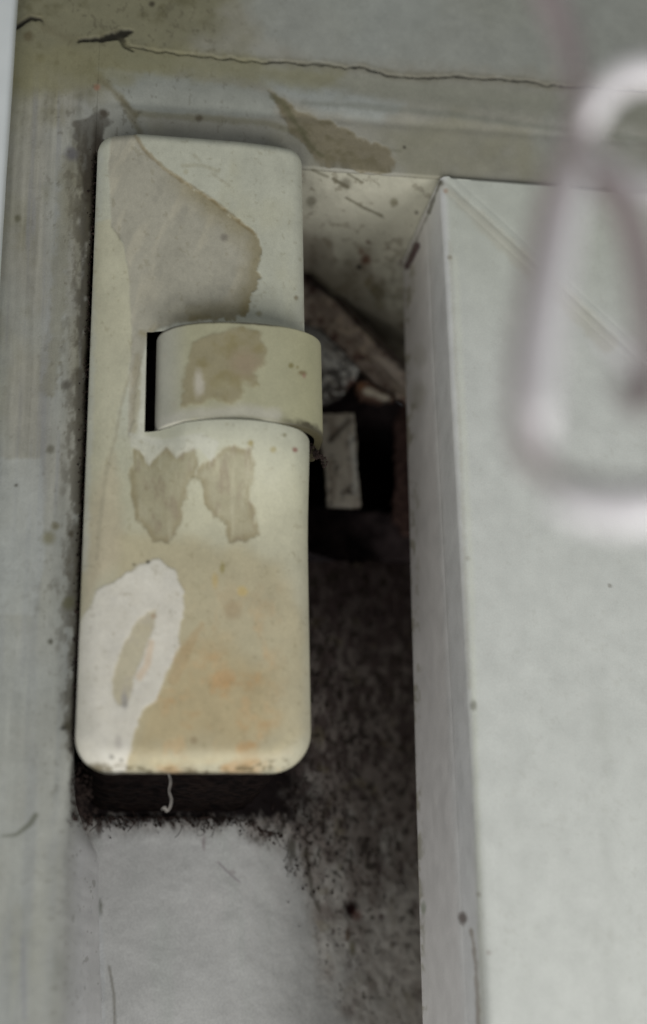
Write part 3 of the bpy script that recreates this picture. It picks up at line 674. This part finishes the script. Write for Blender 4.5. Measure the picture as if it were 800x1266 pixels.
lowd = stroke(U, V, [(330, 526), (360, 538), (385, 552), (402, 566)], [2.0, 4.5, 7, 12], soft=2, rough=5, size=6, seed=275)
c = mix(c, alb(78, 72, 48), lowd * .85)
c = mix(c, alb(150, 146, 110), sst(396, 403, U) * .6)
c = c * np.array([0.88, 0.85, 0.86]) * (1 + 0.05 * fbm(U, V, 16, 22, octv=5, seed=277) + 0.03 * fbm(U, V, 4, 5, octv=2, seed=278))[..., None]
c = mix(c, alb(48, 42, 34), sst(BZ1 - 0.0010, BZ1 - 0.0004, PX[..., 2] + 0.0002 * fbm(U, V, 8, seed=279)) * sst(186, 200, U) * sst(362, 330, U) * .85)  # shadow line between band and plate, painted onto the band's top edge
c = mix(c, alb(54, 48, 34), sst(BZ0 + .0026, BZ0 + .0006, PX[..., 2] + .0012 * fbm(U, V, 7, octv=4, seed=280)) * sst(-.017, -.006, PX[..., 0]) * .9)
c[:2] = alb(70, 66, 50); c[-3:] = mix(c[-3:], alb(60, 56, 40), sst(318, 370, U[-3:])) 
PX[..., 1] -= 0.00008 * fbm(U, V, 30, seed=276) - 0.0001 * 0 + 0.00012 * pm
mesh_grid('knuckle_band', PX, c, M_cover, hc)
adopt(hc)

# ================================================================ BROKEN STAY in the recess
st_ = thing('window_stay', 'rusty severed window stay in the dark gap beside the hinge cover', 'window stay', (0.02, 0.06, 0.02))
def slab(name, pts, y, thick, mat_, parent, cfun=None, sub=1, y2=None, jit=0.0004):
    """outline pts in photo pixels laid out on depth y (per point if a list), real thickness"""
    ys = [y] * len(pts) if np.isscalar(y) else y
    base = np.array([P(p[0], p[1], yy) for p, yy in zip(pts, ys)])
    ctr = base.mean(0); n_ = 26
    P_ = []
    # densified outline
    dense = []
    for i in range(len(base)):
        a_, b_ = base[i], base[(i + 1) % len(base)]; k = max(1, int(np.linalg.norm(b_ - a_) / 0.0007))
        for t in range(k): dense.append(a_ + (b_ - a_) * t / k)
    dense = np.array(dense); m_ = len(dense)
    jn = fbm(dense[:, 0] * 1000, dense[:, 2] * 1000, 2.0, octv=3, seed=5)
    dense[:, 0] += jit * jn; dense[:, 2] += jit * np.roll(jn, 7)
    rings = []
    rings.append((dense - ctr) * np.array([1, 1, 1]) + ctr + np.array([0, thick, 0]))
    rings.append(dense + np.array([0, 0.0004, 0]))
    for s in np.linspace(0.985, 0.02, n_): rings.append((dense - ctr) * s + ctr)
    v = np.concatenate(rings); f = []
    for k in range(len(rings) - 1):
        for i in range(m_):
            j = (i + 1) % m_; f.append((k * m_ + i, k * m_ + j, (k + 1) * m_ + j, (k + 1) * m_ + i))
    f.append([(len(rings) - 1) * m_ + i for i in range(m_)]); f.append(list(range(m_))[::-1])
    v[:, 1] -= 0.00025 * fbm(v[:, 0] * 1000, v[:, 2] * 1000, 3, octv=4, seed=9)
    u_, v_ = proj(v)
    return mesh_py(name, v, f, mat_, parent, colr=None if cfun is None else cfun(u_[None], v_[None])[0])
def c_arm(U, V):
    c = np.broadcast_to(alb(134, 122, 112), U.shape + (3,)).copy()
    c = mix(c, alb(180, 166, 148), sst(0, .5, fbm(U, V, 12, seed=301)) * .6)
    c = mix(c, alb(72, 44, 40), sst(.0, .4, fbm(U, V, 9, seed=302)) * .8)
    c = mix(c, alb(44, 34, 32), sst(.2, .6, fbm(U, V, 6, seed=303)) * .8)
    c = mix(c, alb(190, 180, 168), pmask(U, V, [(462, 440), (500, 452), (504, 488), (484, 470)], soft=6, rough=5) * .6)
    c = mix(c, alb(30, 24, 20), stroke(U, V, [(380, 342), (420, 370), (460, 414), (500, 452)], 6, soft=2, rough=3) * .8)
    return c
def c_plate(U, V):
    c = np.broadcast_to(alb(168, 162, 150), U.shape + (3,)).copy()
    c = mix(c, alb(120, 108, 96), sst(0, .5, fbm(U, V, 10, 20, seed=311)) * .7)
    c = mix(c, alb(50, 40, 38), sst(.25, .5, fbm(U, V, 8, seed=312)) * .8)
    c = mix(c, alb(40, 30, 28), stroke(U, V, [(408, 545), (422, 530), (432, 520)], 3, soft=3) * .8)
    c = mix(c, alb(200, 196, 186), stroke(U, V, [(434, 540), (438, 570), (440, 610)], 3, soft=2, rough=2) * .6)
    return c
def c_tri(U, V):
    c = np.broadcast_to(alb(205, 200, 188), U.shape + (3,)).copy()
    c = mix(c, alb(140, 130, 118), sst(0, .5, fbm(U, V, 10, seed=321)) * .7)
    c = mix(c, alb(40, 30, 30), sst(.1, .4, fbm(U, V, 6, seed=322) + .5 * sst(440, 490, V)) * .85)
    c = mix(c, alb(120, 70, 52), spot(U, V, (440, 478), 10) * .5)
    return c
slab('stay_arm', [(370, 332), (392, 342), (420, 366), (462, 410), (502, 448), (540, 476), (540, 520), (502, 494), (470, 478), (446, 452), (420, 424), (396, 402), (370, 396)],
     [.070, .071, .074, .078, .083, .088, .089, .083, .079, .077, .074, .072, .070], 0.003, M_dirty, st_, c_arm)
slab('pivot_plate', [(365, 395), (396, 402), (420, 424), (447, 450), (440, 470), (420, 492), (398, 500), (365, 500)], 0.081, 0.002, M_dirty, st_, c_tri, jit=.001)
slab('rust_lump', [(440, 474), (452, 468), (470, 482), (490, 492), (470, 496), (448, 492)], 0.0775, 0.004, M_dirty, st_,
     lambda U, V: mix(mix(np.broadcast_to(alb(96, 76, 66), U.shape + (3,)).copy(), alb(196, 186, 170), stroke(U, V, [(452, 484), (478, 492)], 4, soft=3, rough=3) * .9), alb(130, 90, 58), spot(U, V, (446, 478), 5) * .5), jit=.0008)
slab('severed_end', [(396, 510), (438, 511), (441, 540), (443, 590), (447, 626), (405, 624), (402, 580), (396, 545)], 0.084, 0.003, M_dirty, st_, c_plate, jit=.0004)
slab('guide_rail', [(488, 520), (500, 500), (512, 500), (512, 660), (500, 660), (486, 640), (490, 580)], 0.10, 0.004, M_rust, st_, jit=.0012)
slab('lower_plate', [(372, 626), (470, 634), (506, 640), (520, 690), (470, 694), (372, 690)], 0.118, 0.003, M_cavity, st_, jit=.001)
adopt(st_)

# ================================================================ SASH (open window) at the right
sa = thing('open_casement', 'open white painted casement with a mitred corner at the right of the gap', 'casement window', (0.075, 0.02, -0.2))
YF = -0.0015
def sash_paint(U, V, side=None):
    c = np.broadcast_to(alb(178, 180, 174), U.shape + (3,)).copy()
    c = mix(c, alb(166, 169, 158), sst(500, 250, V) * .8)  # upper sash darkened, light falloff put into the paint
    c = mix(c, alb(176, 178, 172), sst(0, .6, fbm(U, V, 90, 200, seed=401)) * .4)
    c = c * (1 + 0.012 * fbm(U, V, 6, 160, octv=4, seed=404) + 0.02 * fbm(U, V, 5, octv=3, seed=405))[..., None]
    c = mix(c, alb(140, 138, 126), sst(.5, .62, fbm(U, V, 5, 6, octv=2, seed=406) + .3 * fbm(U, V, 90, seed=407)) * .12)
    c = mix(c, alb(156, 158, 150), sst(.25, .7, fbm(U, V, 50, 130, octv=5, seed=408)) * .3)
    c = c * 0.94
    e = U - (548 + 49 * (V - 225) / 1041.0)          # from the arris
    c = mix(c, alb(200, 196, 193), sst(8, -4, e) * .85)
    c = mix(c, alb(188, 182, 178), sst(-14, -30, e) * .4)
    c = mix(c, alb(176, 178, 166), stroke(U, V, [(563, 320), (582, 700), (596, 1266)], 3, soft=4, rough=2) * .6)
    c = mix(c, alb(152, 150, 136), stroke(U, V, [(556, 300), (570, 560), (580, 850)], 2, soft=2.5, rough=2) * .35)
    c = mix(c, alb(136, 132, 112), sst(10, 0, U - (506 + 15 * (V - 320) / 946.0) + 5 * fbm(U, V, 8, 14, seed=402)) * sst(.0, .4, fbm(U, V, 7, 12, seed=403)) * .7)
    c = mix(c, alb(134, 130, 112), spot(U, V, (518, 490), (9, 16)) * .4)
    c = mix(c, alb(140, 136, 122), spot(U, V, (520, 440), (8, 12)) * .3)
    # filler along the mitre
    d1 = stroke(U, V, [(546, 228), (600, 278), (680, 352), (752, 424)], [4, 9, 12, 12], soft=5, rough=4)
    c = mix(c, alb(158, 156, 142), d1 * .6)
    for (x, y, r, cc, k) in ((585, 872, (4, 6), (118, 118, 108), .8), (572, 1135, (5, 7), (92, 82, 78), .9), (604, 1178, 3, (128, 120, 112), .6), (592, 1106, 3, (130, 126, 114), .6), (754, 724, 2.4, (118, 116, 108), .8),
                             (556, 318, 3, (116, 108, 90), .6), (551, 236, 3, (140, 110, 90), .6), (545, 226, 4, (92, 90, 78), .8), (524, 1122, (3, 8), (110, 120, 96), .6), (578, 690, 3, (130, 126, 110), .4)):
        c = mix(c, alb(*cc), spot(U, V, (x, y), r, seed=int(x)) * k)
    c = mix(c, alb(128, 118, 106), stroke(U, V, [(582, 1150), (586, 1170), (590, 1230), (592, 1290)], 2.2, soft=2, rough=2.5) * .7)
    # dirty chipped line where the side meets the soffit
    c = mix(c, alb(70, 66, 56), stroke(U, V, [(544, 224), (530, 262)], [1, 3], soft=1.5, rough=1.5) * .8)
    c = mix(c, alb(66, 34, 46), stroke(U, V, [(515, 304), (503, 330)], [4.5, 3.5], soft=1.5, rough=1.5) * .95)
    c = mix(c, alb(84, 80, 68), stroke(U, V, [(530, 262), (505, 320)], 1.2, soft=1.2, rough=1) * .6)
    return c
ZT = ZS - 0.0004; XE = 0.125; ZB = -0.27
rsv = 0.0022
# stile: side + arris + face up to the mitre (x - XS = ZT - z)
th = np.linspace(0, math.pi / 2, 10)
cols = [(XS, y, -1, 0) for y in np.arange(0.0465, YF + rsv + 0.0004, -0.0005)] + [(XS + rsv - rsv * math.cos(t), YF + rsv - rsv * math.sin(t), -math.cos(t), -math.sin(t)) for t in th]
cols = np.array(cols); nc = len(cols)
sz = np.concatenate([np.arange(ZT, -0.15, -0.0005), np.arange(-0.15, ZB, -0.003)])
fx = np.concatenate([np.linspace(0, 1, 190)[1:]])
PX = np.zeros((len(sz), nc + len(fx), 3)); N = np.zeros_like(PX)
for i, z in enumerate(sz):
    xm_ = min(XS + rsv + 0.0002 + max(0, (ZT - z)), XE)
    PX[i, :nc, 0] = cols[:, 0]; PX[i, :nc, 1] = np.where(cols[:, 1] > 0.003, 0.003 + (cols[:, 1] - 0.003) * (1 + 0.36 * min(1.3, (ZT - z) / 0.224)), cols[:, 1]); N[i, :nc, 0] = cols[:, 2]; N[i, :nc, 1] = cols[:, 3]
    PX[i, nc:, 0] = XS + rsv + (xm_ - XS - rsv) * fx; PX[i, nc:, 1] = YF; N[i, nc:, 1] = -1
    PX[i, :, 2] = z
U, V = UVof(PX)
def sash_rel(PX, U, V):
    h = 0.00016 * fbm(U, V, 60, 120, seed=411) + 0.00003 * fbm(U, V, 8, 30, seed=412)
    h += 0.00018 * np.exp(-((PX[..., 0] - XS - 0.0035) / 0.0012) ** 2) * (PX[..., 1] < 0)      # paint ridge beside the arris
    h += 0.0001 * sst(0.014, 0.020, PX[..., 1]) - 0.0001 * np.exp(-((PX[..., 1] - 0.016) / 0.0010) ** 2)
    md = np.abs((PX[..., 0] - XS) - (ZT - PX[..., 2])) / 1.414
    h -= 0.00016 * np.exp(-(md / 0.0008) ** 2) * (PX[..., 1] < 0.001)
    h -= 0.00006 * np.exp(-((md - 0.0028) / 0.0006) ** 2) * (PX[..., 1] < 0.001)
    return h
mesh_grid('stile', PX + N * sash_rel(PX, U, V)[..., None], sash_paint(U, V), M_sash, sa)
# top rail: face between the mitre and the top, arris, top
xz = np.linspace(0, 1, 150)
xs = np.concatenate([np.arange(XS + rsv, 0.088, 0.0005), np.arange(0.088, XE, 0.003)])
PX = np.zeros((150 + 6, len(xs), 3))
for j, x in enumerate(xs):
    zl = ZT - (x - XS); PX[:150, j, 2] = zl + (ZT - 0.0008 - zl) * xz
    PX[:150, j, 1] = YF; PX[:, j, 0] = x
    for k in range(6):
        t = k / 5 * math.pi / 2; PX[150 + k, j, 1] = YF + 0.0008 * (1 - math.cos(t)); PX[150 + k, j, 2] = ZT - 0.0008 + 0.0008 * math.sin(t)
U, V = UVof(PX); hr = sash_rel(PX, U, V); hr[150:] = 0
PX[..., 1] -= hr
c = sash_paint(U, V)
c = mix(c, alb(142, 138, 122), sst(ZT - 0.0008, ZT - 0.0002, PX[..., 2]) * .5)
mesh_grid('top_rail', PX, c, M_sash, sa)
v, f = box(XS + 0.0006, XE, 0.002, 0.0462, ZB, ZT - 0.0003)
v = [(p[0], p[1] if p[1] < 0.01 or p[2] > 0 else 0.066, p[2]) for p in v]
mesh_py('core', v, f + [(0, 4, 6, 2)][:0], M_sash, sa, smooth=False, colr=np.broadcast_to(alb(150, 146, 140), (8, 3)))
adopt(sa)

# ================================================================ white casing at the far left
v0 = P(9.5, 165, -0.006)
cs = thing('white_casing', 'bright white glossy casing edge at the upper left corner', 'casing', (v0[0] - 0.03, 0, -0.2))
XCN = v0[0]
prof = [(XCN - 0.06, -0.0062), (XCN - 0.0015, -0.0062), (XCN - 0.0005, -0.0058), (XCN, -0.0048), (XCN, 0.001)]
zz = np.arange(-0.27, 0.201, 0.004)
PX = np.zeros((len(zz), len(prof), 3))
for j, p in enumerate(prof): PX[:, j, 0] = p[0]; PX[:, j, 1] = p[1]
PX[..., 2] = zz[:, None]; PX[:, :, 0] += (0.00018 * fbm(zz * 0, zz, 1, .03, seed=501))[:, None]
mesh_grid('board', PX, None, M_trim, cs)
adopt(cs)

# ================================================================ cobweb thread and dirt under the cover
def tube(name, pts, rad, mat_, parent=None, nseg=10, smooth_n=0, colr=None):
    pts = [np.array(p, float) for p in pts]
    rad = [rad] * len(pts) if np.isscalar(rad) else list(rad)
    if smooth_n:
        q = []; rq = []
        for i in range(len(pts) - 1):
            p0 = pts[max(i - 1, 0)]; p1 = pts[i]; p2 = pts[i + 1]; p3 = pts[min(i + 2, len(pts) - 1)]
            for k in range(smooth_n):
                t = k / smooth_n
                q.append(0.5 * ((2 * p1) + (-p0 + p2) * t + (2 * p0 - 5 * p1 + 4 * p2 - p3) * t * t + (-p0 + 3 * p1 - 3 * p2 + p3) * t ** 3)); rq.append(rad[i] + (rad[i + 1] - rad[i]) * t)
        q.append(pts[-1]); rq.append(rad[-1]); pts, rad = q, rq
    v = []; f = []; up = np.array([0.0, 1.0, 0.0])
    for i, p in enumerate(pts):
        d = _n(pts[min(i + 1, len(pts) - 1)] - pts[max(i - 1, 0)] + 1e-12)
        a_ = np.cross(d, up); a_ = _n(a_ + 1e-12); b_ = np.cross(a_, d); up = b_
        for k in range(nseg):
            t = 2 * math.pi * k / nseg; v.append(p + (a_ * math.cos(t) + b_ * math.sin(t)) * rad[i])
    for i in range(len(pts) - 1):
        for k in range(nseg):
            j = (k + 1) % nseg; f.append((i * nseg + k, i * nseg + j, (i + 1) * nseg + j, (i + 1) * nseg + k))
    f.append(list(range(nseg))[::-1]); f.append([(len(pts) - 1) * nseg + k for k in range(nseg)])
    return mesh_py(name, v, f, mat_, parent)
wy = 0.004
o = tube('cobweb_thread', [P(207, 952, wy), P(211, 966, wy), P(209, 978, wy), P(212, 988, wy), P(210, 998, wy), P(206, 1003, wy), P(204, 998, wy), P(200, 1001, wy)], [.00013, .00018, .00012, .0002, .0002, .00015, .00024, .00012], M_web, None, 6, 5)
tag(o, 'pale cobweb thread hanging in the black opening under the hinge cover', 'cobweb')
# crumbs and fibres of dirt
rng = np.random.default_rng(7)
cv = []; cf = []
def crumb(p, r):
    b0 = len(cv)
    ic = [(0, 0, 1), (.9, 0, .3), (.3, .85, .3), (-.7, .5, .3), (-.7, -.5, .3), (.3, -.85, .3), (.2, .1, -.9)]
    for q_ in ic: cv.append(p + np.array(q_) * r * rng.uniform(.6, 1.3, 3))
    for k in range(5):
        a_, b_ = 1 + k, 1 + (k + 1) % 5; cf.append((b0, b0 + a_, b0 + b_)); cf.append((b0 + 6, b0 + b_, b0 + a_))
for k in range(1100):
    a_ = rng.random()
    if a_ < 0.5:      # below the opening, on the back of the recess
        u_ = rng.uniform(104, 350); v_ = 1010 + abs(rng.normal(0, 10)) * rng.random() + (8 if u_ > 320 else 0) + 0.0012 * max(0, u_ - 250) ** 2 * 1.2; y_ = YB - 0.0006
    elif a_ < 0.8:    # on the mouldy corner to the right
        u_ = rng.normal(375, 22); v_ = rng.normal(1010, 36); 
        if u_ < 350: continue
        y_ = float(back_y(P(u_, v_, .08)[0])) - 0.0005
    else:             # at the left corner of the opening
        u_ = rng.normal(100, 7); v_ = rng.normal(985, 22); y_ = rng.uniform(0.0, 0.01)
    p = P(u_, v_, y_); crumb(p, rng.uniform(.0002, .0006) * (1.2 if rng.random() < .2 else 0.8))
def fibre(p0, p1, r, bend):
    b0 = len(cv); d = p1 - p0; n_ = 5; sd_ = rng.normal(0, 1, 3) * np.linalg.norm(d) * bend
    for k in range(n_ + 1):
        t = k / n_; c0 = p0 + d * t + sd_ * math.sin(math.pi * t)
        for q in range(3):
            a_ = 2 * math.pi * q / 3; cv.append(c0 + np.array([math.cos(a_), -0.4, math.sin(a_)]) * r)
    for k in range(n_):
        for q in range(3): cf.append((b0 + k * 3 + q, b0 + k * 3 + (q + 1) % 3, b0 + k * 3 + 3 + (q + 1) % 3, b0 + k * 3 + 3 + q))
for k in range(70):
    u_ = rng.normal(372, 24) if k % 2 else rng.uniform(100, 340); v_ = rng.normal(1020, 34) if k % 2 else rng.normal(1008, 7)
    if u_ > 470: continue
    y_ = float(back_y(P(u_, v_, .08)[0])) - 0.0012; a_ = rng.uniform(-2.2, -.9); L_ = rng.uniform(.001, .0045)
    p0 = P(u_, v_, y_); fibre(p0, p0 + np.array([math.cos(a_) * L_, -rng.uniform(0, .001), math.sin(a_) * L_]), rng.uniform(.00007, .00016), .25)
for k in range(260):      # grit lying in the gap
    u_ = rng.uniform(388, 512); v_ = rng.uniform(700, 1120)
    y_ = float(back_y(P(u_, v_, .1)[0])); y_ = float(back_y(P(u_, v_, y_)[0])); crumb(P(u_, v_, y_ - 0.0004), rng.uniform(.0002, .0007))
o = mesh_py('dirt_crumbs', cv, cf, M_filth, None, smooth=False); o['kind'] = 'stuff'; o['label'] = 'black crumbs of dirt gathered under the hinge cover'; o['category'] = 'dirt'
gv = []; gf = []; cv, cf = gv, gf
for k in range(900):   # grit in the joint between jamb and cover
    z = rng.uniform(Z0 + .004, ZS); crumb(np.array([XJ + rng.normal(-.0002, .0005), rng.uniform(-.0012, .003), z]), rng.uniform(.00015, .00045))
for k in range(260):   # and under the right end of the knuckle band
    t = rng.random(); p = P(340 + 62 * t + rng.normal(0, 2), 532 + 34 * t * t + 6 * t + rng.normal(2, 3.0), YP - 0.006 + 0.012 * t); crumb(p, rng.uniform(.0002, .00055))
o = mesh_py('dirt_grit', gv, gf, M_filth, None, smooth=False); o['kind'] = 'stuff'; o['label'] = 'dark grit packed along the left edge of the hinge cover and under its band'; o['category'] = 'grit'

# ================================================================ looped cord hanging close to the camera
YC = -0.197
def C_(u, v, dy=0.0): return P(u, v, YC + dy)
lc = thing('hanging_cord', 'blurred white looped cord hanging close to the camera at the upper right', 'cord', tuple(C_(700, -80)))
K = 0.139 / 1700.0
tube('shaded_strand', [C_(650, -90), C_(668, -20), C_(690, 25), C_(708, 80), C_(716, 130), C_(702, 190), C_(682, 240), C_(668, 300), C_(656, 380), C_(646, 450), C_(646, 520), C_(654, 562), C_(686, 588), C_(730, 600), C_(790, 602), C_(860, 590)],
     [20 * K, 20 * K, 18 * K, 15 * K, 16 * K, 16 * K, 16 * K, 16 * K, 17 * K, 17 * K, 16 * K, 15 * K, 12 * K, 7 * K, 5 * K, 5 * K], M_cord_shade, lc, 16, 10)  # shaded side of the same cord, built as a darker strand
tube('white_strand', [C_(718, 210, -.004), C_(706, 256, -.004), C_(694, 310, -.004), C_(681, 380, -.004), C_(670, 450, -.004), C_(668, 510, -.004), C_(676, 552, -.001)],
     [10 * K, 16 * K, 19 * K, 21 * K, 21 * K, 18 * K, 8 * K], M_cord_w, lc, 16, 10)
tube('white_strand', [C_(680, 616, -.003), C_(715, 628, -.003), C_(760, 632, -.003), C_(800, 630, -.003), C_(860, 618, -.003), C_(910, 560, -.003), C_(925, 440, -.003), C_(915, 280, -.003), C_(890, 150, -.003), C_(850, 104, -.003), C_(800, 90, -.003), C_(765, 100, -.003), C_(742, 126, -.002), C_(728, 160, 0)],
     [8 * K, 18 * K, 25 * K, 28 * K, 28 * K, 22 * K, 20 * K, 22 * K, 22 * K, 22 * K, 22 * K, 22 * K, 18 * K, 10 * K], M_cord_w, lc, 16, 10)
tube('white_strand', [C_(720, 100, .004), C_(722, 150, .004), C_(730, 180, .004), C_(752, 205, .004), C_(785, 228, .004), C_(830, 250, .004), C_(870, 290, .004)],
     [6 * K, 10 * K, 10 * K, 11 * K, 14 * K, 14 * K, 12 * K], M_cord_w, lc, 14, 10)
tube('shaded_strand', [C_(728, 200, .002), C_(745, 222, .002), C_(768, 250, .002), C_(785, 290, .002), C_(796, 350, .002), C_(802, 410, .002), C_(806, 470, .002), C_(792, 500, .002), C_(770, 470, .004)],
     [12 * K, 19 * K, 22 * K, 24 * K, 22 * K, 18 * K, 16 * K, 16 * K, 14 * K], M_cord_shade, lc, 16, 10)
tube('white_strand', [C_(735, 400, .006), C_(752, 420, .006), C_(775, 442, .006), C_(800, 446, .006), C_(850, 430, .006)], [4 * K, 9 * K, 11 * K, 12 * K, 12 * K], M_cord_w, lc, 14, 10)
tube('shaded_strand', [C_(655, -110, .003), C_(672, -30, .003), C_(690, 20, .003), C_(706, 62, .003), C_(716, 110, .003)], [20 * K, 22 * K, 22 * K, 18 * K, 12 * K], M_cord_shade, lc, 14, 8)
adopt(lc)
